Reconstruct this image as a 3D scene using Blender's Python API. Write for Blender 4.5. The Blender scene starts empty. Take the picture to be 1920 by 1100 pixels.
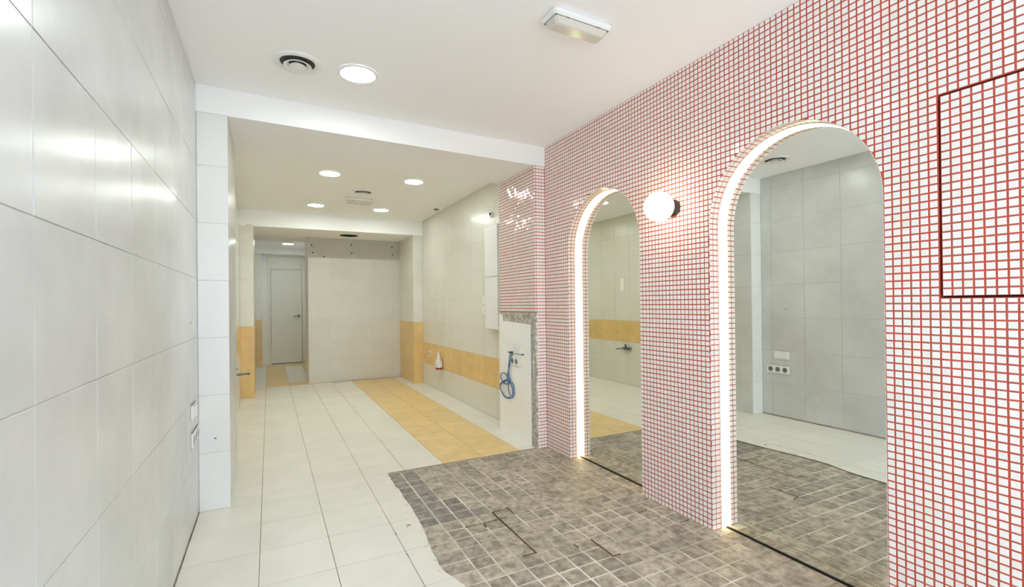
import bpy, math, random
import numpy as np
from mathutils import Matrix, Vector
random.seed(7)
scene = bpy.context.scene
COL = scene.collection

# ------------------------------------------------------------------ camera, world, exposure
F_PX, YAW, PITCH, ROLL, SY = 888.99, 27.133, 0.1993, -0.6319, 16.256
yw, pt, rl = map(math.radians, (YAW, PITCH, ROLL))
FWD = Vector((math.sin(yw) * math.cos(pt), math.cos(yw) * math.cos(pt), math.sin(pt)))
RGT = Vector((math.cos(yw), -math.sin(yw), 0)); UPV = RGT.cross(FWD)
R2 = math.cos(rl) * RGT + math.sin(rl) * UPV
U2 = -math.sin(rl) * RGT + math.cos(rl) * UPV
CAM = Vector((0, 0, 1.21))
cd = bpy.data.cameras.new('camera'); cam = bpy.data.objects.new('camera', cd); COL.objects.link(cam)
cd.sensor_width = 36; cd.lens = 36 * F_PX / 1920; cd.shift_y = SY / 1920; cd.clip_start = 0.02; cd.clip_end = 100
cam.matrix_world = Matrix((( R2.x, U2.x, -FWD.x, CAM.x), (R2.y, U2.y, -FWD.y, CAM.y), (R2.z, U2.z, -FWD.z, CAM.z), (0, 0, 0, 1)))
scene.camera = cam

wd = bpy.data.worlds.new('world'); scene.world = wd; wd.use_nodes = True
bg = wd.node_tree.nodes['Background']; bg.inputs[0].default_value = (0.78, 0.885, 1.0, 1); bg.inputs[1].default_value = 3.3
scene.view_settings.view_transform = 'Standard'; scene.view_settings.look = 'None'
scene.view_settings.gamma = 1; scene.view_settings.use_curve_mapping = False
scene.view_settings.exposure = 0.69
scene.cycles.max_bounces = 14; scene.cycles.diffuse_bounces = 8; scene.cycles.glossy_bounces = 6
scene.cycles.sample_clamp_indirect = 8.0
scene.cycles.caustics_reflective = False; scene.cycles.caustics_refractive = False
# the shop's open front behind the camera: a portal only tells the renderer where the daylight of the sky enters
pl = bpy.data.lights.new('front_portal', 'AREA'); pl.shape = 'RECTANGLE'; pl.size = 2.40; pl.size_y = 2.30; pl.cycles.is_portal = True
po = bpy.data.objects.new('front_portal', pl); COL.objects.link(po); po.location = (0.857, -0.98, 1.20); po.rotation_euler = (math.radians(90), 0, 0)

LAMP = 48.0      # downlight diffuser emission
LAMP_C = (0.93, 1.0, 0.95)
LED = 5.0
LED_C = (1.0, 0.74, 0.36)
GLOBE = 5.5
GLOBE_C = (1.0, 0.80, 0.56)

# ------------------------------------------------------------------ dimensions (metres)
XL, XLM, XR, XM, XMIR = -0.377, -0.343, 2.128, 2.0914, 2.188
H1, H2, B1, H3 = 2.5335, 2.508, 2.3715, 2.285
Y1, Y1R, DB = 3.3407, 3.4500, 0.6937
XP, XPI = -0.216, 1.9915
Y2, YB, Y3, YD = 7.18, 8.018, 10.8, 11.15
YF = -1.0
ZD = -0.008       # old dark tile floor lies lower
MT = 0.028        # mosaic pitch

# ------------------------------------------------------------------ materials
def srgb(r, g, b):
    f = lambda c: (c / 255 / 12.92) if c <= 10.3 else ((c / 255 + 0.055) / 1.055) ** 2.4
    return (f(r), f(g), f(b), 1)

def mat(name, col, rough=0.5, metal=0.0, spec=0.5, var=0.0, noise=0.0, nscale=6.0, bump=0.0, bscale=40.0, col2=None,
        emis=None, estr=0.0, coat=0.0, dist=0.02):
    m = bpy.data.materials.new(name); m.use_nodes = True
    nt = m.node_tree; N = nt.nodes; L = nt.links; b = N['Principled BSDF']
    b.inputs['Roughness'].default_value = rough; b.inputs['Metallic'].default_value = metal
    b.inputs['Specular IOR Level'].default_value = spec; b.inputs['Coat Weight'].default_value = coat
    b.inputs['Base Color'].default_value = col
    if emis:
        b.inputs['Emission Color'].default_value = (*emis[:3], 1); b.inputs['Emission Strength'].default_value = estr
    geo = None
    if var or noise or col2 or bump:
        geo = N.new('ShaderNodeNewGeometry')
    src = None
    if col2 or noise:
        nz = N.new('ShaderNodeTexNoise'); nz.inputs['Scale'].default_value = nscale; nz.inputs['Detail'].default_value = 6
        nz.inputs['Roughness'].default_value = 0.62
        L.new(geo.outputs['Position'], nz.inputs['Vector'])
        rp = N.new('ShaderNodeValToRGB')
        c2 = col2 if col2 else tuple(c * (1 - noise) for c in col[:3]) + (1,)
        rp.color_ramp.elements[0].position = 0.36; rp.color_ramp.elements[1].position = 0.66
        rp.color_ramp.elements[0].color = c2; rp.color_ramp.elements[1].color = col
        L.new(nz.outputs['Fac'], rp.inputs[0]); src = rp.outputs[0]
    if var:
        oi = N.new('ShaderNodeObjectInfo')
        ad = N.new('ShaderNodeMath'); ad.operation = 'ADD'
        L.new(oi.outputs['Random'], ad.inputs[0]); L.new(geo.outputs['Random Per Island'], ad.inputs[1])
        fr = N.new('ShaderNodeMath'); fr.operation = 'FRACT'; L.new(ad.outputs[0], fr.inputs[0])
        mr = N.new('ShaderNodeMapRange'); mr.inputs['To Min'].default_value = 1 - var; mr.inputs['To Max'].default_value = 1 + var
        L.new(fr.outputs[0], mr.inputs['Value'])
        mx = N.new('ShaderNodeMix'); mx.data_type = 'RGBA'; mx.blend_type = 'MULTIPLY'; mx.inputs['Factor'].default_value = 1
        if src: L.new(src, mx.inputs['A'])
        else: mx.inputs['A'].default_value = col
        L.new(mr.outputs[0], mx.inputs['B']); src = mx.outputs['Result']
    if src: L.new(src, b.inputs['Base Color'])
    if bump:
        n2 = N.new('ShaderNodeTexNoise'); n2.inputs['Scale'].default_value = bscale; n2.inputs['Detail'].default_value = 3
        L.new(geo.outputs['Position'], n2.inputs['Vector'])
        bp = N.new('ShaderNodeBump'); bp.inputs['Strength'].default_value = bump; bp.inputs['Distance'].default_value = dist
        L.new(n2.outputs['Fac'], bp.inputs['Height']); L.new(bp.outputs[0], b.inputs['Normal'])
    return m

M = dict(
    paint=mat('white_paint', srgb(244, 244, 243), 0.75, spec=0.2, bump=0.05, bscale=90, dist=0.004),
    wtile=mat('grey_wall_tile', srgb(214, 217, 215), 0.25, var=0.02, noise=0.15, nscale=1.9, bump=0.10, bscale=2.6, dist=0.02),
    cpaint=mat('cool_white_paint', srgb(250, 250, 251), 0.75, spec=0.2, bump=0.05, bscale=90, dist=0.004),
    ductgrey=mat('duct_grey', srgb(66, 68, 68), 0.7),
    seal=mat('old_sealant', srgb(150, 136, 122), 0.8, col2=srgb(90, 76, 64), nscale=14),
    strip=mat('grey_plaster', srgb(196, 192, 182), 0.8, noise=0.1, nscale=4),
    lamp2=mat('lamp_diffuser_soft', (0.9, 0.9, 0.9, 1), 0.4, emis=LAMP_C, estr=LAMP*0.22),
    ptile=mat('pillar_front_tile', srgb(232, 233, 231), 0.25, var=0.01, noise=0.03, nscale=2.2),
    wtile2=mat('pale_wall_tile', srgb(224, 222, 212), 0.24, var=0.02, noise=0.05, nscale=2.2, bump=0.06, bscale=3.0, dist=0.02),
    btile=mat('back_wall_tile', srgb(213, 211, 202), 0.35, var=0.02, noise=0.06, nscale=3),
    ytile=mat('yellow_wall_tile', srgb(230, 196, 132), 0.30, var=0.03, noise=0.12, nscale=7),
    wgrout=mat('wall_grout', srgb(214, 211, 204), 0.85, noise=0.25, nscale=9),
    ftile=mat('cream_floor_tile', srgb(234, 231, 220), 0.34, var=0.02, noise=0.07, nscale=3.0, bump=0.04, bscale=30),
    fytile=mat('yellow_floor_tile', srgb(236, 206, 148), 0.36, var=0.04, noise=0.12, nscale=8, bump=0.04, bscale=30),
    fgrout=mat('floor_grout', srgb(168, 158, 138), 0.9, noise=0.3, nscale=12),
    dtile=mat('old_floor_tile', srgb(194, 184, 167), 0.55, var=0.2, col2=srgb(134, 125, 111), nscale=24, bump=0.5, bscale=55, dist=0.006),
    ddtile=mat('old_floor_tile_dark', srgb(158, 152, 142), 0.55, var=0.12, col2=srgb(110, 105, 98), nscale=24, bump=0.5, bscale=55, dist=0.006),
    dgrout=mat('old_floor_grout', srgb(240, 234, 220), 0.9, col2=srgb(160, 151, 136), nscale=2.6, bump=0.5, bscale=90, dist=0.004),
    crack=mat('dark_gap', srgb(58, 42, 26), 0.9, col2=srgb(96, 68, 36), nscale=30),
    mosaic=mat('white_mosaic', srgb(240, 238, 234), 0.10, var=0.035, bump=0.05, bscale=60, dist=0.004),
    red=mat('red_grout', srgb(196, 86, 68), 0.8, noise=0.15, nscale=20),
    redd=mat('dark_red_joint', srgb(120, 40, 42), 0.8),
    plaster=mat('rough_plaster', srgb(214, 208, 196), 0.95, col2=srgb(156, 150, 138), nscale=25, bump=0.9, bscale=70, dist=0.01),
    board=mat('white_board', srgb(247, 247, 245), 0.4, noise=0.03, nscale=6),
    wplastic=mat('white_plastic', srgb(238, 238, 236), 0.3),
    dplastic=mat('dark_recess', srgb(28, 28, 30), 0.6),
    grey=mat('grey_plastic', srgb(120, 122, 122), 0.5),
    black=mat('black_metal', srgb(26, 24, 25), 0.35),
    chrome=mat('dark_chrome', srgb(120, 124, 126), 0.22, metal=1.0),
    mirror=mat('mirror_silver', (0.86, 0.885, 0.835, 1), 0.0, metal=1.0),
    door=mat('white_door', srgb(232, 231, 222), 0.45),
    blue=mat('blue_cable', srgb(58, 100, 150), 0.4),
    lamp=mat('lamp_diffuser', (0.9, 0.9, 0.9, 1), 0.4, emis=LAMP_C, estr=LAMP),
    led=mat('led_diffuser', (0.9, 0.9, 0.9, 1), 0.4, emis=LED_C, estr=LED),
    globe=mat('opal_glass', (0.9, 0.9, 0.9, 1), 0.2, emis=GLOBE_C, estr=GLOBE),
    green=mat('green_indicator', (0.1, 0.8, 0.2, 1), 0.4, emis=(0.05, 1, 0.25), estr=1.0),
    frost=mat('frosted_cover', srgb(212, 207, 196), 0.16),
    redp=mat('red_plastic', srgb(180, 40, 46), 0.5),
    bag=mat('white_film', srgb(232, 232, 234), 0.4, bump=0.6, bscale=60),
    pave=mat('pavement', srgb(236, 235, 232), 0.9, noise=0.12, nscale=3),
    steel=mat('shopfront_steel', srgb(150, 152, 154), 0.4, metal=0.6),
    crumb=mat('dirt_crumb', srgb(96, 90, 80), 0.9, col2=srgb(60, 54, 46), nscale=40),
)

# ------------------------------------------------------------------ mesh helpers
class MB:
    def __init__(s): s.v = []; s.f = []
    def add(s, vs, fs):
        o = len(s.v); s.v += [tuple(p) for p in vs]; s.f += [tuple(i + o for i in f) for f in fs]; return s
    def box(s, x0, x1, y0, y1, z0, z1):
        v = [(x, y, z) for z in (z0, z1) for y in (y0, y1) for x in (x0, x1)]
        return s.add(v, [(0, 2, 3, 1), (4, 5, 7, 6), (0, 1, 5, 4), (2, 6, 7, 3), (0, 4, 6, 2), (1, 3, 7, 5)])
    def bbox(s, x0, x1, y0, y1, z0, z1, b):      # bevelled box (chamfered all round)
        cx, cy, cz = (x0+x1)/2, (y0+y1)/2, (z0+z1)/2; hx, hy, hz = (x1-x0)/2, (y1-y0)/2, (z1-z0)/2
        rings = []
        for (z, ix) in ((-hz, b), (-hz + b, 0), (hz - b, 0), (hz, b)):
            a, c = hx - ix, hy - ix
            rings.append([(cx+px, cy+py, cz+z) for px, py in ((a-b, -c), (a, -c+b), (a, c-b), (a-b, c), (-a+b, c), (-a, c-b), (-a, -c+b), (-a+b, -c))])
        return s.rings(rings, True)
    def rings(s, rings, cap=True, closed=True):
        n = len(rings[0]); vs = [p for r in rings for p in r]; fs = []
        for k in range(len(rings) - 1):
            for i in range(n if closed else n - 1):
                j = (i + 1) % n
                fs.append((k*n+i, k*n+j, (k+1)*n+j, (k+1)*n+i))
        if cap: fs += [tuple(range(n))[::-1], tuple((len(rings)-1)*n + i for i in range(n))]
        return s.add(vs, fs)
    def lathe(s, prof, n=40, cap=False):          # profile (r, z), about z
        rings = [[(max(r, 1e-4)*math.cos(2*math.pi*i/n), max(r, 1e-4)*math.sin(2*math.pi*i/n), z) for i in range(n)] for r, z in prof]
        return s.rings(rings, cap)
    def tube(s, pts, r, n=10):
        pts = [Vector(p) for p in pts]; rings = []; up = Vector((0.31, 0.2, 0.93)).normalized()
        for i, p in enumerate(pts):
            t = (pts[min(i+1, len(pts)-1)] - pts[max(i-1, 0)]).normalized()
            a = t.cross(up).normalized(); b = t.cross(a)
            rr = r[i] if isinstance(r, (list, tuple)) else r
            rings.append([tuple(p + rr*(math.cos(2*math.pi*k/n)*a + math.sin(2*math.pi*k/n)*b)) for k in range(n)])
        return s.rings(rings, True)
    def prism(s, poly, fr, d0, d1):               # polygon in a frame (o,u,v,n), from depth d0 to d1
        o, u, v, n = fr
        P = lambda a, b, d: tuple(o + u*a + v*b + n*d)
        return s.rings([[P(a, b, d0) for a, b in poly], [P(a, b, d1) for a, b in poly]], True)
    def mesh(s, name):
        me = bpy.data.meshes.new(name); me.from_pydata(s.v, [], s.f); me.update(); return me
    def build(s, name, m, parent=None, smooth=False, kind=None, label=None):
        me = s.mesh(name); me.materials.append(M[m])
        if smooth:
            me.polygons.foreach_set('use_smooth', [True]*len(me.polygons))
            try: me.set_sharp_from_angle(angle=math.radians(35))
            except Exception: pass
        o = bpy.data.objects.new(name, me); COL.objects.link(o)
        if parent: o.parent = parent
        if kind: o['kind'] = kind
        if label: o['label'] = label
        return o

def struct(name, mb, m, label=None):
    o = mb.build(name, m); o['kind'] = 'structure'
    if label: o['label'] = label
    return o
def thing(name, label, cat, loc, rot=(0, 0, 0), group=None):
    e = bpy.data.objects.new(name, None); COL.objects.link(e); e.location = loc; e.rotation_euler = rot
    e.empty_display_size = 0.05; e['label'] = label; e['category'] = cat
    if group: e['group'] = group
    return e
def dup(root, loc, label, group=None):
    r = root.copy(); COL.objects.link(r); r.location = loc; r['label'] = label
    if group: r['group'] = group
    for ch in list(root.children):
        c = ch.copy(); COL.objects.link(c); c.parent = r
        for g in list(ch.children):
            d = g.copy(); COL.objects.link(d); d.parent = c
    return r

V = Vector
FRX = lambda x: (V((x, 0, 0)), V((0, 1, 0)), V((0, 0, 1)), V((1, 0, 0)))       # u=y v=z n=+x
FLX = lambda x: (V((x, 0, 0)), V((0, -1, 0)), V((0, 0, 1)), V((-1, 0, 0)))     # u=-y v=z n=-x
FRY = lambda y: (V((0, y, 0)), V((1, 0, 0)), V((0, 0, 1)), V((0, -1, 0)))      # u=x v=z n=-y
FUP = lambda z: (V((0, 0, z)), V((1, 0, 0)), V((0, 1, 0)), V((0, 0, 1)))       # floor

def inset(poly, b):
    cx = sum(p[0] for p in poly)/len(poly); cy = sum(p[1] for p in poly)/len(poly)
    r = []
    for a, c in poly:
        dx, dy = cx-a, cy-c
        r.append((a + max(-b, min(b, dx)), c + max(-b, min(b, dy))))
    return r
def tile_geo(mb, poly, fr, t, bev, tilt=0.0):
    """a tile of any outline: walls, chamfer, face; its back lies on the frame plane"""
    o, u, v, n = fr
    cx = sum(p[0] for p in poly)/len(poly); cy = sum(p[1] for p in poly)/len(poly)
    tx, ty = random.gauss(0, tilt), random.gauss(0, tilt)
    P = lambda a, b, d: tuple(o + u*a + v*b + n*(d + (tx*(a-cx) + ty*(b-cy) if d > 0 else 0)))
    q = inset(poly, bev)
    k = len(poly)
    vs = [P(a, b, 0) for a, b in poly] + [P(a, b, t-bev) for a, b in poly] + [P(a, b, t) for a, b in q]
    fs = [(i, (i+1) % k, k+(i+1) % k, k+i) for i in range(k)] + [(k+i, k+(i+1) % k, 2*k+(i+1) % k, 2*k+i) for i in range(k)] + [tuple(range(2*k, 3*k))]
    mb.add(vs, fs)
_cache = {}
def tile_obj(name, poly, fr, t, bev, m, parent, tilt):
    """one tile as an object; rectangles of one size share their mesh"""
    o, u, v, n = fr
    a0, a1 = min(p[0] for p in poly), max(p[0] for p in poly); b0, b1 = min(p[1] for p in poly), max(p[1] for p in poly)
    ca, cb = (a0+a1)/2, (b0+b1)/2; w, h = a1-a0, b1-b0
    rect = len(poly) == 4 and all(abs(abs(p[0]-ca)-w/2) < 1e-5 and abs(abs(p[1]-cb)-h/2) < 1e-5 for p in poly)
    key = (round(w, 4), round(h, 4), t, bev, m) if rect else None
    me = _cache.get(key) if key else None
    if me is None:
        g = MB(); tile_geo(g, [(p[0]-ca, p[1]-cb) for p in poly], (V((0, 0, 0)), V((1, 0, 0)), V((0, 1, 0)), V((0, 0, 1))), t, bev)
        me = g.mesh(name); me.materials.append(M[m])
        if key: _cache[key] = me
    ob = bpy.data.objects.new(name, me); COL.objects.link(ob); ob.parent = parent
    base = Matrix(((u.x, v.x, n.x, 0), (u.y, v.y, n.y, 0), (u.z, v.z, n.z, 0), (0, 0, 0, 1)))
    pos = o + u*ca + v*cb
    ob.matrix_local = Matrix.Translation(pos) @ base @ Matrix.Rotation(random.gauss(0, tilt), 4, 'X') @ Matrix.Rotation(random.gauss(0, tilt), 4, 'Y')
    return ob
def grid(parent, fr, us, vs, m, t=0.0022, gap=0.0026, bev=0.0006, tilt=0.0012, name='tile', skip=None):
    for i in range(len(us)-1):
        for j in range(len(vs)-1):
            a0, a1, b0, b1 = us[i]+gap/2, us[i+1]-gap/2, vs[j]+gap/2, vs[j+1]-gap/2
            if a1-a0 < 0.012 or b1-b0 < 0.012: continue
            mm = m(i, j, (a0+a1)/2, (b0+b1)/2) if callable(m) else m
            if mm is None or (skip and skip((a0+a1)/2, (b0+b1)/2)): continue
            nm, mm = mm if isinstance(mm, tuple) else (name, mm)
            tile_obj(nm, [(a0, b0), (a1, b0), (a1, b1), (a0, b1)], fr, t, bev, mm, parent, tilt)
def lines(lo, hi, start, step):
    r = [lo]; k = math.ceil((lo - start)/step - 1e-6)
    while start + k*step < hi - 1e-6:
        x = start + k*step
        if x > lo + 1e-3: r.append(x)
        k += 1
    r.append(hi); return r
def project(p):
    d = V(p) - CAM; z = d.dot(FWD)
    if z < 0.05: return None
    return 960 + F_PX*d.dot(R2)/z, 550 + SY - F_PX*d.dot(U2)/z
def seen_area(poly, fr):
    o, u, v, n = fr; q = [project(o + u*a + v*b) for a, b in poly]
    if any(p is None for p in q): return 0
    cx = sum(p[0] for p in q)/len(q); cy = sum(p[1] for p in q)/len(q)
    if not (-4 < cx < 1924 and -4 < cy < 1104): return 0
    return abs(sum(q[i][0]*q[(i+1) % len(q)][1] - q[(i+1) % len(q)][0]*q[i][1] for i in range(len(q))))/2
def clip(poly, nx, ny, c):            # keep nx*a+ny*b >= c
    out = []
    for i in range(len(poly)):
        p, q = poly[i], poly[(i+1) % len(poly)]
        dp, dq = nx*p[0]+ny*p[1]-c, nx*q[0]+ny*q[1]-c
        if dp >= 0: out.append(p)
        if dp*dq < 0:
            s = dp/(dp-dq); out.append((p[0]+s*(q[0]-p[0]), p[1]+s*(q[1]-p[1])))
    return out
def parea(p): return abs(sum(p[i][0]*p[(i+1) % len(p)][1] - p[(i+1) % len(p)][0]*p[i][1] for i in range(len(p))))/2
def place_many(name, polys, fr, t, bev, m, parent, tilt, limit=296, tag='tile'):
    """the pieces that show largest are objects of their own, the others one joined part"""
    order = sorted(range(len(polys)), key=lambda i: -seen_area(polys[i], fr))
    big = set(i for i in order[:limit] if seen_area(polys[i], fr) > 0)
    rest = MB()
    for i, p in enumerate(polys):
        if i in big: tile_obj(name, p, fr, t, bev, m, parent, tilt)
        else: tile_geo(rest, p, fr, t, bev, tilt)
    if rest.v: rest.build(name + '_field', m, parent, kind='stuff')

# ================================================================== STRUCTURE
TT = 0.0022   # wall tile thickness: the tile faces lie on the measured planes, the walls behind them
# ---- floor slab and its tiles
fl = MB()
fl.box(XL-0.2, 0.60, YF, 3.466, -0.12, -TT)
fl.box(0.60, XR+0.3, YF, 3.466, -0.12, ZD-0.006)
fl.box(XLM-0.2, XR+0.3, 3.466, YD+0.2, -0.12, -TT)
floor = struct('floor', fl, 'fgrout')
XF = [XLM, -0.05, 0.267, 0.587, 0.875, 1.172, 1.503, 1.835, XR]
ys = lines(3.466, YD, 2.33, 0.332)
def fm(i, j, x, y):
    if y < 4.14 and x > 1.835: return None
    if y > YB and x > 0.875: return None
    if 1.172 < x < 1.835 and y < 8.30: return ('yellow_tile', 'fytile')
    if 7.97 < y < 8.31 and x > -0.05 and x < 1.172: return ('yellow_tile', 'fytile')
    if 7.97 < y < 10.62 and -0.05 < x < 0.267: return ('yellow_tile', 'fytile')
    if 10.62 < y < 10.96 and -0.05 < x: return ('yellow_tile', 'fytile')
    if y > 8.3 and x > 0.587: return ('yellow_tile', 'fytile')
    return ('cream_tile', 'ftile')
grid(floor, FUP(-TT), XF, ys, fm, gap=0.0035, tilt=0.0006)
# strip beside the pier, narrower there
grid(floor, FUP(-TT), [1.835, XPI-0.003], lines(3.466, 4.15, 2.33, 0.332), ('cream_tile', 'ftile'), gap=0.0035, tilt=0.0006)
# front room: cream tiles up to the broken edge of the old floor
yf = lines(YF, 3.466, 2.33, 0.332)
grid(floor, FUP(-TT), [XL, -0.05, 0.267, 0.587], yf, lambda i, j, x, y: ('cream_tile', 'ftile'), gap=0.0035, tilt=0.0006)
edge = [(YF, .745), (1.70, .752), (1.90, .749), (2.08, .700), (2.20, .700), (2.36, .712), (2.55, .735), (2.8, .748), (3.0, .750), (3.2, .744), (3.466, .748)]
def edge_x(y):
    for (a, xa), (b, xb) in zip(edge, edge[1:]):
        if a <= y <= b: return xa + (xb-xa)*(y-a)/(b-a)
    return .745
ey = [y for y, x in edge]
pts = [(0.59, YF)] + [(edge_x(YF+(3.466-YF)*k/60)-.004+random.uniform(-.002, .002), YF+(3.466-YF)*k/60) for k in range(61)] + [(0.59, 3.466)]
MB().prism(pts, FUP(0), ZD-0.010, -TT).build('screed_edge', 'fgrout', floor)
for j in range(len(yf)-1):
    y0, y1 = yf[j]+.0018, yf[j+1]-.0018
    if y1-y0 < 0.02: continue
    n = 5; pts = [(0.5888, y0)]
    for k in range(n+1):
        y = y0 + (y1-y0)*k/n
        pts.append((edge_x(y) + (random.uniform(-.006, .004) if y > 1 else 0), y))
    pts.append((0.5888, y1))
    tile_obj('cut_tile', pts, FUP(-TT), TT, 0.0005, 'ftile', floor, 0.0)
# ---- old dark tiles, 10 cm, set lower than the cream floor
GX, GY, PX_, PY_ = 0.944, 1.408, 0.1045, 0.1025
base = MB().box(0.690, XMIR-0.004, 0.0, 3.4655, ZD-0.012, ZD-0.0018)
base.build('grout_bed', 'dgrout', floor)
polys_n, polys_d = [], []
for i in range(-2, 12):
    for j in range(-13, 20):
        x0, x1 = GX+i*PX_+.0050, GX+(i+1)*PX_-.0050; y0, y1 = GY+j*PY_+.0046, GY+(j+1)*PY_-.0046
        if y0 < 0.05: continue
        if i == -2: x0 = 0.700
        xm = (x0+x1)/2
        if x1 > XMIR-.008: x1 = XMIR-.008
        if x1 > XM-0.004 and not ((0.966 < y0 and y1 < 1.763) or (2.305 < y0 and y1 < 3.107)):
            x1 = XM-0.003
        if x1-x0 < .015: continue
        w = lambda: random.uniform(-.0016, .0016)
        p = [(x0+w(), y0+w()), (x1+w(), y0+w()), (x1+w(), y1+w()), (x0+w(), y1+w())]
        row = j
        dark = (i <= -1 and row >= 11) or (i == 0 and 11 <= row <= 13) or (i == 1 and row == 11) or (6 <= i <= 7 and row == 19)
        if i >= 8 and row >= 17: dark = False
        (polys_d if dark else polys_n).append(p)
nd = sum(1 for p in polys_d if seen_area(p, FUP(ZD)) > 0)
place_many('dark_tile', polys_d, FUP(ZD-0.0040), 0.0040, 0.0009, 'ddtile', floor, 0.004, 60)
place_many('dark_tile', polys_n, FUP(ZD-0.0040), 0.0040, 0.0009, 'dtile', floor, 0.004, 296-nd)
# raked-out joints of the old floor, dark and rusty
ck = MB()
def gap_line(pts, w=0.004):
    w *= 1.9
    for (xa, ya), (xb, yb) in zip(pts, pts[1:]):
        dx, dy = xb-xa, yb-ya; L = math.hypot(dx, dy); nx, ny = -dy/L, dx/L; n = max(2, int(L/.02)); prev = None
        for k in range(n+1):
            s = k/n; ww = w*random.uniform(.6, 1.25); c = (xa+dx*s, ya+dy*s)
            cur = [(c[0]+nx*ww, c[1]+ny*ww), (c[0]-nx*ww, c[1]-ny*ww)]
            if prev:
                q = [prev[0], cur[0], cur[1], prev[1]]
                ck.prism(q, FUP(0), ZD-0.0018, ZD-0.0012)
            prev = cur
X = lambda k: GX+PX_*k
Y = lambda k: GY+PY_*k
gap_line([(X(2), Y(11)), (X(2), Y(6))], .0042); gap_line([(X(2), Y(6)), (X(1)+.03, Y(6))], .0042)
gap_line([(X(4), Y(6)-.02), (X(4), Y(5)+.04)], .0042); gap_line([(X(5), Y(6)-.02), (X(5), Y(4)), (X(5)+.045, Y(4))], .0042)
gap_line([(X(10)-.03, Y(7)+.03), (X(10)-.03, Y(7)), (X(10)-.03, Y(5)+.03)], .004); gap_line([(X(10)-.09, Y(7)), (X(10)-.03, Y(7))], .003)
gap_line([(X(10)+.02, Y(5)), (X(11)-.01, Y(5))], .0035); gap_line([(X(1), Y(10)-.01), (X(1), Y(9)+.05)], .004)
gap_line([(X(0), Y(10)), (X(3)-.06, Y(10))], .0022); gap_line([(X(2)-.0, Y(11)), (X(3), Y(11))], .0022); gap_line([(X(3), Y(11)+.02), (X(3), Y(10)+.02)], .0024)
gap_line([(X(7)-.01, Y(9)), (X(7)-.01, Y(9)-.05)], .003); gap_line([(X(11)-.02, Y(3)+.02), (X(11)-.02, Y(3)-.03)], .003)
ck.build('raked_joint', 'crack', floor)

# ---- left wall of the front room
wl = MB().box(XL-0.2, XL-TT, YF, Y1+0.05, -TT, H1)
wall_left = struct('wall_left', wl, 'wgrout')
grid(wall_left, FRX(XL-TT), lines(YF, Y1, 1.155, 0.345), lines(0, H1-0.003, 0.01, 0.342), 'wtile', tilt=0.0022)
MB().box(XL, XL+.0035, YF, Y1, -.001, .005).build('sealant_joint', 'seal', wall_left)
# ---- pillar left of the opening, grey tiles, whiter on the front face
pm = MB().box(XL-0.2, XP-TT, Y1+TT, Y1+DB, -TT, B1)
pillar_a = struct('pillar', pm, 'wgrout')
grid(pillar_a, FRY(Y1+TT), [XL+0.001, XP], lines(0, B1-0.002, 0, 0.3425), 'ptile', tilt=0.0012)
grid(pillar_a, FRX(XP-TT), lines(Y1+0.001, Y1+DB, Y1, 0.345), lines(0, B1-0.002, 0, 0.3425), 'wtile', tilt=0.0012)
# ---- middle room, left wall: pale tiles with a yellow band
wm = MB().box(XLM-0.2, XLM-TT, Y1+DB, Y3, -TT, H2)
wall_left_b = struct('wall_left', wm, 'wgrout')
zl = [0, .313, .626, .94] + [.94+.313*k for k in range(1, 6)] + [H2]
grid(wall_left_b, FRX(XLM-TT), lines(Y1+DB, Y2, 4.1, 0.33), zl, lambda i, j, a, b: ('yellow_tile', 'ytile') if j == 2 else ('tile', 'wtile2'), tilt=0.001)
# ---- middle room, right wall
wr = MB().box(XR+TT, XR+0.2, Y1R+DB, YB+0.3, -TT, H2)
wall_right_b = struct('wall_right', wr, 'wgrout')
zr = [0, .318, .636] + [.636+.318*k for k in range(1, 6)] + [H2]
grid(wall_right_b, FLX(XR+TT), [-a for a in reversed(lines(Y1R+DB, Y2, 4.2, 0.33))], zr, lambda i, j, a, b: ('yellow_tile', 'ytile') if j == 1 else ('tile', 'wtile2'), tilt=0.001)
# ---- rear pillars
def pillar(x0, x1, y0, y1, side, zs, top, tiled_y1):
    p = MB().box(x0-.01 if side > 0 else x0+TT, x1-TT if side > 0 else x1+TT, y0+TT, y1, -TT, top)
    o = struct('pillar', p, 'wgrout')
    f = lambda i, j, a, b: ('yellow_tile', 'ytile') if b < 0.945 else ('tile', 'wtile2')
    grid(o, FRY(y0+TT), [x0, x1] if side > 0 else [x0, x1], zs, f, tilt=0.001)
    if side > 0: grid(o, FRX(x1-TT), lines(y0+.001, tiled_y1, y0, .33), zs, f, tilt=0.001)
    else: grid(o, FLX(x0+TT), [-a for a in reversed(lines(y0+.001, tiled_y1, y0, .42))], zs, f, tilt=0.001)
    return o
z3 = lambda top: [0, .315, .63, .945] + [.945+.315*k for k in range(1, 5) if .945+.315*k < top-.02] + [top]
pillar(XLM, -0.181, Y2, 8.0, 1, z3(H3+.02), H3+.02, 8.0)
pillar(1.977, XR, Y2, YB, -1, z3(H3+.02), H3+.02, YB)
pillar(XLM, -0.131, Y3, YD, 1, z3(H3), H3, YD)
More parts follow.
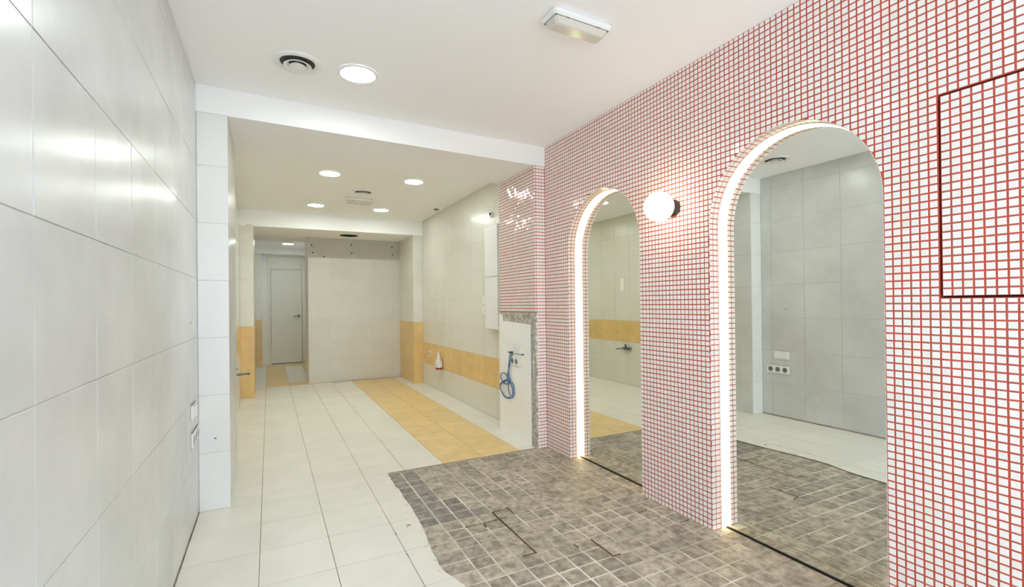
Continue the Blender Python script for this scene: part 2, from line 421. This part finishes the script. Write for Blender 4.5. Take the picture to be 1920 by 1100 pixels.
# ---- back wall: free standing grey tiled slab, plastered strip on top
wb = MB().box(0.545, 1.977+0.2, YB+TT, YB+0.66, -TT, H3)
wall_back = struct('wall_back', wb, 'wgrout')
grid(wall_back, FRY(YB+TT), [0.545, .86, 1.19, 1.52, 1.85, 1.975], [0, .34, .68, 1.01, 1.34, 1.655, 1.965], 'btile', tilt=0.0008)
MB().box(0.545, 1.975, YB+0.001, YB+TT, 1.968, H3-0.001).build('plaster_strip', 'strip', wall_back)
MB().box(0.5435, 0.545, YB+.004, YB+0.66, 0, H3-.001).build('side_brightener', 'paint', wall_back)  # white cover added to lighten the side face, which lies in shade
for x, z in ((.600, 2.165), (.615, 2.045), (1.197, 2.193), (1.20, 2.06), (1.85, 2.187), (1.856, 2.06), (.78, 1.99)):
    g = MB(); g.prism([(x+.012*math.cos(a*math.pi/5), z+.012*math.sin(a*math.pi/5)) for a in range(10)], FRY(YB+0.001), 0, 0.0012)
    g.build('screw_hole', 'dplastic', wall_back)
# ---- corridor behind: side wall, end wall, door
wc = MB().box(0.76, 0.95, YB+0.66, YD+0.2, -TT, 2.42)
struct('wall_right', wc, 'paint')
we = MB(); we.box(XLM-0.1, 0.020, YD, YD+0.2, -TT, 2.42); we.box(0.645, 0.80, YD, YD+0.2, -TT, 2.42); we.box(0.020, 0.645, YD, YD+0.2, 2.005, 2.42)
we.box(0.020, 0.645, YD+0.12, YD+0.2, 0, 2.005)
struct('wall_rear', we, 'paint')
tr = MB(); tr.box(-0.018, 0.032, YD-0.02, YD, 0, 2.28); tr.box(0.634, 0.70, YD-0.02, YD, 0, 2.28); tr.box(0.032, 0.634, YD-0.018, YD, 1.995, 2.28)
struct('trim_1', tr, 'door')
dr = MB().bbox(0.037, 0.629, YD-0.004, YD+0.036, 0.012, 1.990, 0.003)
door = struct('door_1', dr, 'door')
h = MB(); h.lathe([(0.0, .0), (.026, .0), (.026, .008), (.010, .010), (.010, .045), (0, .045)], 20)
hb = h.build('door_handle', 'chrome', door, True); hb.location = (0.565, YD-0.004, 1.0); hb.rotation_euler = (math.radians(90), 0, 0)
lv = MB().tube([(0.565, YD-0.044, 1.0), (0.52, YD-0.048, 1.0), (0.455, YD-0.046, 0.998)], .009); lv.build('door_lever', 'chrome', door, True)
for z in (.22, 1.0, 1.75):
    MB().tube([(0.036, YD-0.008, z), (0.036, YD-0.008, z+.09)], .007, 8).build('hinge', 'wplastic', door, True)
# ---- ceilings and beams
ce = MB()
ce.add([(XL-.2, YF, H1), (XM+.3, YF, H1), (XM+.3, Y1R+.1, H1), (XL-.2, Y1+.1, H1), (XL-.2, YF, H1+.1), (XM+.3, YF, H1+.1), (XM+.3, Y1R+.1, H1+.1), (XL-.2, Y1+.1, H1+.1)],
       [(0, 3, 2, 1), (4, 5, 6, 7), (0, 1, 5, 4), (2, 3, 7, 6), (1, 2, 6, 5), (0, 4, 7, 3)])
struct('ceiling', ce, 'cpaint')
struct('ceiling', MB().box(XLM-.2, XR+.2, 3.9, Y2+.1, H2, H2+.1), 'paint')
bm = MB()
xa, xb = XL-.2, XM+.3; ya = Y1+(Y1R-Y1)*(xa-XL)/(XM-XL); yb_ = Y1+(Y1R-Y1)*(xb-XL)/(XM-XL)
bm.add([(xa, ya, B1), (xb, yb_, B1), (xb, yb_+DB, B1), (xa, ya+DB, B1), (xa, ya, H1+.08), (xb, yb_, H1+.08), (xb, yb_+DB, H1+.08), (xa, ya+DB, H1+.08)],
       [(0, 3, 2, 1), (4, 5, 6, 7), (0, 1, 5, 4), (1, 2, 6, 5), (2, 3, 7, 6), (3, 0, 4, 7)])
struct('beam', bm, 'paint')
# dropped rear ceiling with a round duct hole
def plate_hole(x0, x1, y0, y1, z0, z1, cx, cy, r, n=32):
    g = MB(); cor = []
    for k in range(n):
        a = 2*math.pi*(k+.5)/n; c, s = math.cos(a), math.sin(a)
        tx = ((x1-cx) if c > 0 else (x0-cx))/c; ty = ((y1-cy) if s > 0 else (y0-cy))/s
        t = min(tx, ty); cor.append((cx+c*t, cy+s*t))
    cir = [(cx+r*math.cos(2*math.pi*(k+.5)/n), cy+r*math.sin(2*math.pi*(k+.5)/n)) for k in range(n)]
    for k in range(n):
        j = (k+1) % n; g.add([(*cir[k], z0), (*cir[j], z0), (*cor[j], z0), (*cor[k], z0)], [(0, 1, 2, 3)])
        g.add([(*cir[k], z0), (*cir[j], z0), (*cir[j], z1), (*cir[k], z1)], [(0, 3, 2, 1)])
    # corner triangles
    for X0, Y0 in ((x0, y0), (x1, y0), (x1, y1), (x0, y1)):
        best = sorted(range(n), key=lambda k: (cor[k][0]-X0)**2+(cor[k][1]-Y0)**2)[:12]
        ex = [cor[k] for k in best if abs(cor[k][0]-X0) < 1e-6]; ey = [cor[k] for k in best if abs(cor[k][1]-Y0) < 1e-6]
        if ex and ey: g.add([(X0, Y0, z0), (*ex[0], z0), (*ey[0], z0)], [(0, 1, 2)])
    g.add([(x0, y0, z0), (x1, y0, z0), (x1, y0, z1), (x0, y0, z1)], [(0, 1, 2, 3)])
    g.add([(x0, y1, z0), (x1, y1, z0), (x1, y1, z1), (x0, y1, z1)], [(0, 1, 2, 3)])
    g.add([(x0, y0, z1), (x1, y0, z1), (x1, y1, z1), (x0, y1, z1)], [(0, 3, 2, 1)])
    return g
RD = (1.10, 7.62)
struct('ceiling', plate_hole(XLM-.2, XR+.2, Y2, 8.75, H3, H2+.09, *RD, 0.135), 'paint')
struct('ceiling', MB().box(XLM-.2, 0.95, 8.7, YD+.2, 2.40, 2.5), 'paint')
struct('beam', MB().box(XLM-.1, 0.80, Y3, YD, H3-.002, 2.41), 'paint')
# ---- mosaic wall on the right with two arched niches
GP = XM + 0.0016                       # grout plane behind the mosaic faces
A1 = (2.7060, 0.405, 1.613); A2 = (1.3645, 0.4025, 1.613)      # centre y, radius, springing height
PN = (0.468, 0.795, 1.214, 1.924)      # hatch opening y0,y1,z0,z1
mw = MB()
def wbox(y0, y1, z0, z1): mw.box(GP, XMIR+.06, y0, y1, z0, z1)
zb = -0.02
wbox(YF, PN[0], zb, H1); wbox(PN[0], PN[1], zb, PN[2]); wbox(PN[0], PN[1], PN[3], H1); wbox(PN[1], A2[0]-A2[1], zb, H1)
wbox(A2[0]+A2[1], A1[0]-A1[1], zb, H1); wbox(A1[0]+A1[1], Y1R+.05, zb, H1)
for cy, R, zs in (A1, A2):
    n = 40
    for k in range(n):
        a0, a1 = math.pi*k/n, math.pi*(k+1)/n
        p0, p1 = (cy+R*math.cos(a0), zs+R*math.sin(a0)), (cy+R*math.cos(a1), zs+R*math.sin(a1))
        poly = [p0, (p0[0], H1), (p1[0], H1), p1]
        fr = (V((0, 0, 0)), V((0, 1, 0)), V((0, 0, 1)), V((1, 0, 0)))
        mw.prism(poly, fr, GP, XMIR+.06)
mw.box(XMIR+.06, XMIR+.10, YF, Y1R+.05, zb, H1)
wall_right = struct('wall_right', mw, 'red')
# mosaic pieces, clipped to arches and hatch
def clip_arch(p, cy, R, zs, g=0.0006):
    c = (sum(q[0] for q in p)/len(p), sum(q[1] for q in p)/len(p))
    if c[1] < zs:
        if abs(c[0]-cy) > R+MT: return p
        sgn = 1 if c[0] > cy else -1
        return clip(p, sgn, 0, sgn*cy+R+g) if True else p
    dy, dz = c[0]-cy, c[1]-zs; d = math.hypot(dy, dz)
    if d > R+MT: return p
    if d < 1e-3: return []
    nx, ny = dy/d, dz/d
    return clip(p, nx, ny, nx*cy+ny*zs+R+g)
TM = 0.0219
polys = []
cols = np.arange(-70, 90); rows = range(0, 91)
for i in cols:
    y0 = 0.962 + MT*i + (MT-TM)/2; y1 = y0+TM
    y1 = min(y1, Y1R-.0005)
    if y1-y0 < .004: continue
    if y0 < YF: continue
    wob = 0
    for j in rows:
        z0 = ZD + 0.002 + MT*j; z1 = min(z0+TM, H1-0.002)
        if z1-z0 < .006: continue
        e = lambda: random.uniform(-.0003, .0003)
        p = [(y0+e(), z0+e()), (y1+e(), z0+e()), (y1+e(), z1+e()), (y0+e(), z1+e())]
        for A in (A1, A2):
            p = clip_arch(p, *A)
            if len(p) < 3: break
        if len(p) < 3: continue
        c = (sum(q[0] for q in p)/len(p), sum(q[1] for q in p)/len(p))
        # around the hatch
        if PN[0]-.004 < c[0] < PN[1]+.004 and PN[2]-.004 < c[1] < PN[3]+.004: 
            # keep the side that sticks out by more than a third
            cands = [clip(p, 1, 0, PN[1]+.003), clip(p, -1, 0, -(PN[0]-.003)), clip(p, 0, 1, PN[3]+.003), clip(p, 0, -1, -(PN[2]-.003))]
            cands = [q for q in cands if len(q) >= 3]
            if not cands: continue
            p = max(cands, key=parea)
            if parea(p) < 0.25*TM*TM: continue
        elif PN[0]-MT < c[0] < PN[1]+MT and PN[2]-MT < c[1] < PN[3]+MT:
            best = max(([clip(p, 1, 0, PN[1]+.003), clip(p, -1, 0, -(PN[0]-.003)), clip(p, 0, 1, PN[3]+.003), clip(p, 0, -1, -(PN[2]-.003))]), key=lambda q: parea(q) if len(q) > 2 else 0)
            if len(best) < 3: continue
            p = best
        if parea(p) < 0.15*TM*TM: continue
        polys.append([(-q[0], q[1]) for q in reversed(p)])
place_many('mosaic_tile', polys, FLX(GP), GP-XM, 0.0006, 'mosaic', wall_right, 0.014, 296)
# niche reveals: two tiles deep, following the arch
rv = MB()
for cy, R, zs in (A1, A2):
    path = []
    L1 = zs - ZD; LA = math.pi*R; tot = 2*L1+LA
    def at(s, off):
        if s < L1: return (cy+R-off, ZD+s), (-1, 0)
        if s < L1+LA:
            a = (s-L1)/R; return (cy+(R-off)*math.cos(a), zs+(R-off)*math.sin(a)), (-math.cos(a), -math.sin(a))
        return (cy-R+off, zs-(s-L1-LA)), (1, 0)
    n = int(tot/MT); st = tot/n
    for k in range(n):
        s0, s1 = k*st+.0024, (k+1)*st-.0024
        for (x0, x1) in ((XM+.0005, XM+.0245), (XM+.0290, XM+.0530), (XM+.0570, XM+.0625)):
            b = 0.0006; tl = random.gauss(0, .00012)
            pts = []
            for off, ins in ((0.0, 0), (.0010, 0), (.0016, b)):
                (a, c), _ = at(s0+ins, off); (d, e2), _ = at(s1-ins, off + (tl if off else 0))
                pts.append([(x0+ins, a, c), (x1-ins, a, c), (x1-ins, d, e2), (x0+ins, d, e2)])
            rv.rings(pts, True)
rv.build('reveal_tile_field', 'mosaic', wall_right, kind='stuff')
# ---- pier between the rooms: mosaic above, stripped plaster below
ZC = B1-.003-MT*44-.002
pr_ = MB().box(XPI+.004, XR+TT+.05, Y1R+.004, Y1R+DB, -0.012, B1)
pier = struct('pillar', pr_, 'plaster')
g = MB().box(XPI+.0020, XR, Y1R+.0016, Y1R+.004, ZC, B1-.001); g.box(XPI+.026, XR, Y1R+.0016, Y1R+.004, -0.012, ZC); g.build('grout_coat', 'red', pier)
MB().box(XPI+.0016, XPI+.004, Y1R+.0016, Y1R+DB, ZC, B1-.001).build('grout_coat', 'red', pier)
ps = []
for i in range(26):
    for j in range(0, 46):
        y0 = Y1R + .003 + MT*i; z1 = B1-.003-MT*j; z0 = z1-TM
        ye = min(y0+TM, Y1R+DB)
        if ye-y0 < .004 or z0 < ZC: continue
        ps.append([(-ye, z0), (-y0, z0), (-y0, z1), (-ye, z1)])
place_many('mosaic_tile', ps, FLX(XPI+.0016), .0016, .0006, 'mosaic', pier, 0.022, 0)
ps = []
for i in range(4):
    for j in range(0, 86):
        x0 = XM - .002 - MT*(i+1); z1 = B1-.003-MT*j; z0 = z1-TM
        if z0 < ZD: continue
        if i == 3: x0 = XPI+.0005
        x1 = XM-.004-MT*i
        if i == 3: x1 = XM-.002-MT*3-.0046
        if z0 < 1.12:
            if i == 3 and random.random() < .45: continue
            
        if x1-x0 < .004: continue
        ps.append([(x0, z0), (x1, z0), (x1, z1), (x0, z1)])
place_many('mosaic_tile', ps, FRY(Y1R+.0016), .0016, .0006, 'mosaic', pier, 0.006, 0)
# broken plaster lumps along the stripped edge
lp = MB()
for k in range(95):
    if k < 62: y, z = Y1R+.004+abs(random.gauss(0, .028)), random.uniform(0.0, 1.12)
    else: y, z = random.uniform(Y1R+.01, Y1R+DB-.01), random.uniform(1.075, 1.118)
    if y > Y1R+.085 and z < 1.07: continue
    r = random.uniform(.005, .016); ring = []
    for d, sc in ((0, 1), (.5, .8), (.9, .35)):
        ring.append([(XPI+.0045-.010*d*random.uniform(.7, 1.2), y+r*sc*random.uniform(.7, 1.2)*math.cos(a*math.pi/3), z+1.4*r*sc*random.uniform(.7, 1.2)*math.sin(a*math.pi/3)) for a in range(6)])
    lp.rings(ring, True)
lp.build('plaster_lump_field', 'plaster', pier, kind='stuff')
# white board fixed over the stripped lower part
PB = 1.984
bd = MB().prism([(-4.152, 0.0), (-3.545, 0.0), (-3.545, 1.030), (-4.075, 1.050), (-4.085, 1.110), (-4.150, 1.114)], FLX(PB), -(XPI+.003-PB), 0)
bo = bd.build('white_wall_board', 'board'); bo['label'] = 'white board fixed upright to the stripped lower half of the mosaic pillar'; bo['category'] = 'board'

# ---- shop front behind the camera (open door to the street) and pavement
sf = MB(); sf.box(XL-.2, XL+.02, YF-.12, YF, -.02, H1); sf.box(XM-.02, XM+.3, YF-.12, YF, -.02, H1); sf.box(XL, XM, YF-.12, YF, 2.38, H1+.1)
struct('wall_front', sf, 'steel')
struct('floor', MB().box(-6, 8, -9, YF, -.14, -.02), 'pave')

# ================================================================== THINGS
# ---- mirrors and LED profiles in the niches
for (cy, R, zs), lab, lab2 in ((A1, 'narrower arched mirror nearest the stripped pillar, left of the globe lamp', 'glowing LED strip edging the arched mirror left of the globe lamp'),
                               (A2, 'large arched mirror right of the globe lamp, beside the wall hatch', 'glowing LED strip edging the arched mirror right of the globe lamp')):
    n = 48; r = R-.0025
    poly = [(cy-r, ZD+.010)] + [(cy+r, ZD+.010)] + [(cy+r*math.cos(math.pi*k/n), zs+r*math.sin(math.pi*k/n)) for k in range(n+1)]
    t = thing('arched_mirror', lab, 'mirror', (XMIR, cy, 0), group='arched mirrors in the mosaic wall')
    fr = (V((0, -cy, 0)), V((0, 1, 0)), V((0, 0, 1)), V((1, 0, 0)))
    MB().prism(poly, fr, 0.0, .005).build('glass', 'mirror', t)
    MB().box(-.003, .006, -r, r, ZD-.0015, ZD+.0095).build('bottom_gap_strip', 'black', t)  # black strip stands in for the dark gap under the glass
    # strip
    s = thing('led_strip', lab2, 'light', (XMIR, cy, 0), group='LED strips around the arched mirrors')
    path = [(r-.000, ZD+.002)] + [(r*math.cos(math.pi*k/n), zs+r*math.sin(math.pi*k/n)) for k in range(n+1)] + [(-r, ZD+.002)]
    def ring(off):
        q = [(r-off, ZD+.002)] + [((r-off)*math.cos(math.pi*k/n), zs+(r-off)*math.sin(math.pi*k/n)) for k in range(n+1)] + [(-r+off, ZD+.002)]
        return q
    def band(x0, x1, o0, o1):
        g = MB(); A, B = ring(o0), ring(o1)
        rg = [[(x0, a[0], a[1]), (x1, a[0], a[1]), (x1, b[0], b[1]), (x0, b[0], b[1])] for a, b in zip(A, B)]
        return g.rings(rg, True)
    band(-.032, -.0012, 0.0035, .0065).build('diffuser', 'led', s)
    band(-.033, -.0012, -.0002, .0034).build('channel', 'wplastic', s)
# ---- globe wall lamp
gl = thing('globe_wall_lamp', 'round white glass globe lamp on a black base between the arched mirrors', 'lamp', (XM, 2.012, 1.752), (0, math.radians(-90), 0))
MB().lathe([(0, 0), (.047, 0), (.050, .003), (.050, .022), (.046, .026), (.046, .030), (.044, .040), (0, .040)], 40).build('base', 'black', gl, True)
MB().lathe([(.083*math.sin(math.pi*k/24), .117-.083*math.cos(math.pi*k/24)) for k in range(25)], 48).build('glass_globe', 'globe', gl, True)
# ---- recessed downlights
def downlight(loc, label, r=.093):
    t = thing('recessed_downlight', label, 'light', loc, group='round recessed ceiling downlights')
    MB().lathe([(r, -.001), (r, -.008), (r+.004, -.010), (r+.016, -.007), (r+.018, -.0005)], 48).build('frame', 'wplastic', t, True)
    MB().lathe([(0.0, -.0065), (r-.001, -.0065), (r-.0005, -.001), (0, -.001)], 48).build('diffuser', 'lamp', t, True)
    return t
d0 = downlight((.463, 2.800, H1), 'largest round ceiling downlight, beside the round air vent in the front room')
dup(d0, (.540, 4.930, H2), 'left one of the nearer pair of round downlights in the middle room')
dup(d0, (1.366, 4.900, H2), 'right one of the nearer pair of round downlights in the middle room')
dup(d0, (.546, 6.560, H2), 'left one of the farther pair of round downlights in the middle room')
dup(d0, (1.366, 6.540, H2), 'right one of the farther pair of round downlights in the middle room')
dup(d0, (.331, 9.95, 2.40), 'small-looking round downlight in the corridor ceiling before the white door')
d9 = dup(d0, (.463, 1.75, H1), 'round downlight overhead in the front room, above the old dark floor tiles')
g = MB().lathe([(0.0, -.0065), (.092, -.0065), (.0925, -.001), (0, -.001)], 48).mesh('diffuser'); g.materials.append(M['lamp2'])
for c in d9.children:
    if c.name.startswith('diffuser'): c.data = g
# ---- round air vents
def vent(loc, label):
    t = thing('round_air_vent', label, 'vent', loc, group='round ceiling air vents')
    MB().lathe([(.090, -.001), (.088, -.003), (.100, -.012), (.118, -.012), (.126, -.008), (.1275, -.0005)], 56).build('outer_ring', 'wplastic', t, True)
    MB().lathe([(0, -.0012), (.089, -.0012), (.089, -.0022), (0, -.0022)], 40).build('duct', 'ductgrey', t, True)
    MB().lathe([(.044, -.006), (.046, -.005), (.056, -.018), (.070, -.022), (.071, -.020), (.060, -.0135), (.048, -.004)], 48).build('middle_ring', 'wplastic', t, True)
    MB().lathe([(.020, -.004), (.030, -.016), (.040, -.020), (.041, -.0225), (.030, -.0235), (0, -.025)], 48).build('centre_cone', 'wplastic', t, True)
    return t
v0 = vent((.149, 2.815, H1), 'round white air vent with concentric rings, left of the front room downlight')
dup(v0, (.965, 5.590, H2), 'round white air vent in the middle room ceiling behind the four downlights')
# open duct in the rear ceiling, its diffuser gone
t = thing('duct_opening', 'dark open round duct hole in the rear ceiling before the back wall', 'duct', (RD[0], RD[1], H3))
MB().lathe([(.134, -.001), (.134, .14), (0, .14), (.0, .145), (.138, .145), (.138, .0)], 40).build('sleeve', 'dplastic', t, True)
MB().tube([(-.132, .01, .02), (.132, .01, .02)], .006, 8).build('cross_bar', 'grey', t, True)
# ---- emergency lights
def emergency(loc, label):
    t = thing('emergency_light', label, 'light', loc, group='white emergency light boxes')
    MB().bbox(-.165, .165, -.060, .060, -.031, -.0008, .010).build('housing', 'wplastic', t)
    g = MB(); rr = []
    for z, dx, dy in ((-.0335, .150, .047), (-.040, .148, .045), (-.058, .136, .034), (-.062, .130, .028)):
        b = .012; rr.append([(px, py, z) for px, py in ((dx-b, -dy), (dx, -dy+b), (dx, dy-b), (dx-b, dy), (-dx+b, dy), (-dx, dy-b), (-dx, -dy+b), (-dx+b, -dy))])
    g.rings(rr, True).build('cover', 'frost', t)
    MB().box(-.1515, .1515, -.0485, .0485, -.0334, -.0311).build('seam', 'grey', t)
    MB().bbox(-.005, .005, -.002, .008, -.0645, -.0622, .0008).build('indicator', 'green', t)
    for x in (-.085, .085): MB().bbox(x-.006, x+.006, -.052, -.0478, -.0360, -.0312, .001).build('clip', 'grey', t)
    return t
e0 = emergency((1.297, 1.832, H1), 'white rectangular emergency light with tiny green indicator on the front ceiling')
e0.rotation_euler = (0, 0, math.radians(1.5))
e1 = dup(e0, (.990, 5.985, H2), 'small-looking white emergency light beside the round vent in the middle room')
# ---- detector on the middle ceiling
t = thing('ceiling_detector', 'tiny round detector on the middle ceiling near the right wall', 'detector', (2.03, 6.19, H2))
MB().lathe([(.034, -.0005), (.034, -.010), (.024, -.016), (0, -.017)], 24).build('body', 'grey', t, True)
# ---- hatch covered with mosaic
hx = GP+0.001
ht = thing('wall_hatch', 'mosaic covered service hatch with dark red joint at the right edge', 'hatch', (hx, PN[0], PN[2]))
W, Hh = PN[1]-PN[0], PN[3]-PN[2]
MB().box(0, .018, .0075, W-.0075, .0075, Hh-.0075).build('panel', 'red', ht)
MB().box(.030, .040, 0.0005, W-.0005, .0005, Hh-.0005).build('recess_back', 'redd', ht)
frl = (V((0, 0, 0)), V((0, -1, 0)), V((0, 0, 1)), V((-1, 0, 0)))
hp = []
for i in range(12):
    for j in range(26):
        y1 = W-.0095-MT*i; y0 = y1-TM; z1 = Hh-.008-MT*j; z0 = z1-TM
        if j == 0: z0 = z1-TM
        if z0 < .0075: z0 = .0075
        if y0 < .008 or z1-z0 < .006: continue
        hp.append([(-y1, z0), (-y0, z0), (-y0, z1), (-y1, z1)])
for p in hp: tile_obj('mosaic_tile', p, frl, .0018, .0006, 'mosaic', ht, 0.014)

# ---- sockets and switches on walls (local: x along wall, z up, -y out of wall)
def plate(label, loc, rotz, w, h_, cells, kind, cat='socket', name='wall_socket', group=None, vertical=False):
    t = thing(name, label, cat, loc, (0, 0, rotz), group)
    MB().bbox(-w/2, w/2, -.009, -.0005, -h_/2, h_/2, .003).build('frame', 'wplastic', t)
    for k in range(cells):
        c = (k-(cells-1)/2)*((h_ if vertical else w)-.01)/cells
        cx, cz = (0, c) if vertical else (c, 0)
        s = min((w if vertical else h_), ((h_ if vertical else w)-.01)/cells)/2-.008
        if kind == 'socket':
            g = MB().lathe([(s*.86, 0), (s*.86, .0020), (s, .0022), (s, .0005)], 24); o = g.build('rim', 'wplastic', t, True); o.location = (cx, -.0095, cz); o.rotation_euler = (math.radians(90), 0, 0)
            g = MB().lathe([(0, .0004), (s*.84, .0004)], 24); o = g.build('cup', 'grey', t); o.location = (cx, -.0095, cz); o.rotation_euler = (math.radians(90), 0, 0)
            for dx in (-.009, .009):
                g = MB().lathe([(.003, .0006), (.003, .0012), (0, .0012)], 10); o = g.build('pin_hole', 'dplastic', t); o.location = (cx+dx, -.0095, cz); o.rotation_euler = (math.radians(90), 0, 0)
        else:
            MB().bbox(cx-s, cx+s, -.0135, -.0092, cz-s, cz+s, .0015).build('rocker', 'wplastic', t)
    return t
R90 = math.pi/2
# on the left wall by the pillar (seen again in the large mirror)
plate('white triple socket plate low on the left wall, below the switch plate', (XL, 3.162, .492), R90, .245, .082, 3, 'socket')
plate('white double switch plate low on the left wall, above the triple socket', (XL, 3.120, .643), R90, .165, .082, 2, 'switch', 'switch', 'light_switch')
# left wall of the middle room, seen in the narrow mirror
plate('white upright switch plate on the middle room left wall, seen in the mirror', (XLM, 5.567, 1.478), R90, .085, .19, 2, 'switch', 'switch', 'light_switch', vertical=True)
# on the right wall of the middle room
plate('upper one of two white switch plates on the middle room right wall', (XR, 4.775, 1.255), -R90, .165, .095, 2, 'switch', 'switch', 'light_switch')
plate('lower one of two white switch plates on the middle room right wall', (XR, 4.778, 1.148), -R90, .165, .095, 2, 'switch', 'switch', 'light_switch')
plate('small white socket on the yellow tile band of the right wall', (XR, 6.858, .484), -R90, .085, .085, 1, 'socket')
# on the white board of the pillar
plate('white double switch plate on the white board above the blue cable', (PB, 3.765, .800), -R90, .165, .082, 2, 'switch', 'switch', 'light_switch')
plate('white double socket plate on the white board behind the blue cable', (PB, 3.820, .690), -R90, .165, .082, 2, 'socket')
# slim white cabinet on the right wall
t = thing('wall_cabinet', 'tall slim white cabinet on the right wall beside the mosaic pillar', 'cabinet', (XR, 4.50, .945))
MB().bbox(-.055, -.0005, -.165, .165, 0, 1.085, .004).build('body', 'wplastic', t)
MB().bbox(-.066, -.0555, -.160, .160, .005, .545, .003).build('door', 'wplastic', t)
MB().bbox(-.066, -.0555, -.160, .160, .552, 1.080, .003).build('door', 'wplastic', t)
# small spotlight sensor above it
t = thing('wall_sensor', 'small white sensor high on the right wall above the slim cabinet', 'sensor', (XR, 4.590, 2.165))
MB().bbox(-.028, -.0005, -.028, .028, -.03, .03, .006).build('body', 'wplastic', t)
g = MB().lathe([(.016, 0), (.016, .008), (0, .010)], 20); o = g.build('lens', 'dplastic', t, True); o.location = (-.0282, -.012, 0); o.rotation_euler = (0, math.radians(-90), 0)
# capped pipe stub wrapped in film
t = thing('wrapped_pipe_stub', 'pipe stub in crumpled white film with a red cap on yellow tiles', 'pipe', (XR, 6.30, .345))
g = MB(); rg = []
for k, (z, r) in enumerate(((.0, .070), (.04, .078), (.09, .062), (.14, .040), (.19, .018), (.215, .006))):
    rg.append([(-.048-r*.62*math.cos(a*math.pi/7)*(1+.12*math.sin(3*a+k)), r*math.sin(a*math.pi/7)*(1+.15*math.cos(2*a+k)), z+.004*math.sin(a*2.1)) for a in range(14)])
g.rings(rg, True).build('film', 'bag', t, True)
MB().lathe([(0, -.03), (.040, -.03), (.044, -.026), (.044, -.002), (0, -.002)], 20).build('cap', 'redp', t, True).location = (-.048, 0, 0)
MB().tube([(-.046, 0, -.016), (-.0006, 0, -.016)], .010, 10).build('pipe', 'chrome', t, True)
# tap on the left wall of the middle room
t = thing('wall_tap', 'dark metal wall tap with straight spout below the yellow tile band', 'tap', (XLM, 5.48, .530))
MB().tube([(.03, 0, 0), (.09, .02, .002), (.150, .055, .001), (.156, .058, -.010)], .0125, 12).build('spout', 'chrome', t, True)
MB().tube([(.034, -.085, 0), (.034, .065, 0)], .019, 14).build('body', 'chrome', t, True)
for y in (-.075, .055):
    g = MB().tube([(.0006, y, 0), (.006, y, 0), (.034, y, 0)], [.028, .022, .013], 14).build('inlet', 'chrome', t, True)
MB().tube([(.034, -.01, .018), (.036, -.01, .050), (.060, -.01, .062)], [.016, .012, .008], 12).build('lever', 'chrome', t, True)
# blue cable hanging from the switch opening into a loose coil
t = thing('blue_cable', 'loose blue cable hanging in a coil on the white board', 'cable', (PB, 3.90, .40))
def P(y, z, x=-.012): return (x, y-3.90, z-.40)
def smooth(pts, n=10):
    out = []
    P_ = [V(p) for p in pts]; P_ = [P_[0]]+P_+[P_[-1]]
    for i in range(1, len(P_)-2):
        for k in range(n):
            s = k/n; a, b, c, d = P_[i-1:i+3]
            out.append(.5*((2*b)+(c-a)*s+(2*a-5*b+4*c-d)*s*s+(3*b-a-3*c+d)*s**3))
    out.append(P_[-2]); return out
pts = [P(3.885, .775, -.003), P(3.90, .74), P(3.925, .66), P(3.935, .60), P(3.93, .555)]
cy_, cz_ = 3.965, .415
MB().tube(smooth(pts+[P(3.90, .50), P(3.93, .47), P(4.02, .46), P(4.10, .50), P(4.09, .545), P(4.0, .555), P(3.95, .50), P(3.93, .42, -.018), P(3.90, .37, -.016)], 8), .0045, 8).build('wire', 'blue', t, True)
pts2 = [P(3.865, .775, -.003), P(3.885, .70), P(3.925, .60, -.016), P(3.945, .54, -.018)]
for k in range(2):
    for a in range(16):
        an = math.pi*.6 + 2*math.pi*a/16; rr = .105-.012*k+.006*math.sin(a*1.7+k)
        pts2.append(P(cy_+rr*math.cos(an)*1.35, cz_+rr*math.sin(an)*.82, -.012-.006*k+.004*math.sin(a)))
MB().tube(smooth(pts2, 4), .0045, 8).build('wire', 'blue', t, True)
MB().bbox(-.007, -.0005, -.245, .050, .357, .368, .0012).build('opening', 'dplastic', t)
# plug holes
for fr, a, b in ((FRX(XL), 3.315, 1.119), (FRX(XL), 3.074, 1.126), (FRY(Y1), -.292, .426)):
    g = MB().prism([(a+.006*math.cos(k*math.pi/5), b+.006*math.sin(k*math.pi/5)) for k in range(10)], fr, 0.0004, .0012)
    g.build('screw_hole', 'grey', wall_left if fr[0].x != 0 else pillar_a)
for a, b in ((5.72, .76), (5.36, .75)):
    g = MB().prism([(a+.008*math.cos(k*math.pi/5), b+.008*math.sin(k*math.pi/5)) for k in range(10)], FRX(XLM), 0.0004, .0012)
    g.build('screw_hole', 'dplastic', wall_left_b)
# crumbs and dried mortar along the broken edge
cr = MB()
spots = [(.909, 4.414), (.591, 3.208), (.588, 2.519), (.589, 2.283), (.669, 2.585), (.75, 2.556), (.688, 2.175), (.682, 2.077), (.74, 2.45), (.73, 2.30), (.70, 3.44), (.73, 2.85)]
for k in range(90):
    if k < 62: sx, sy = random.choice(spots); x, y = random.gauss(sx, .005), random.gauss(sy, .007)
    else:
        y = random.uniform(1.9, 3.45); x = edge_x(y)-abs(random.gauss(0, .012))-.003
    r = random.uniform(.0010, .0030)
    cr.rings([[(x+r*c*random.uniform(.6, 1.3)*math.cos(a*math.pi/3), y+r*c*random.uniform(.6, 1.3)*math.sin(a*math.pi/3), z) for a in range(6)] for z, c in ((.0001, 1), (r*.5, .8), (r*.9, .3))], True)
o = cr.build('rubble_crumbs', 'crumb', None, kind='stuff'); o['label'] = 'dark mortar crumbs scattered on the cream tiles along the broken floor edge'; o['category'] = 'rubble'
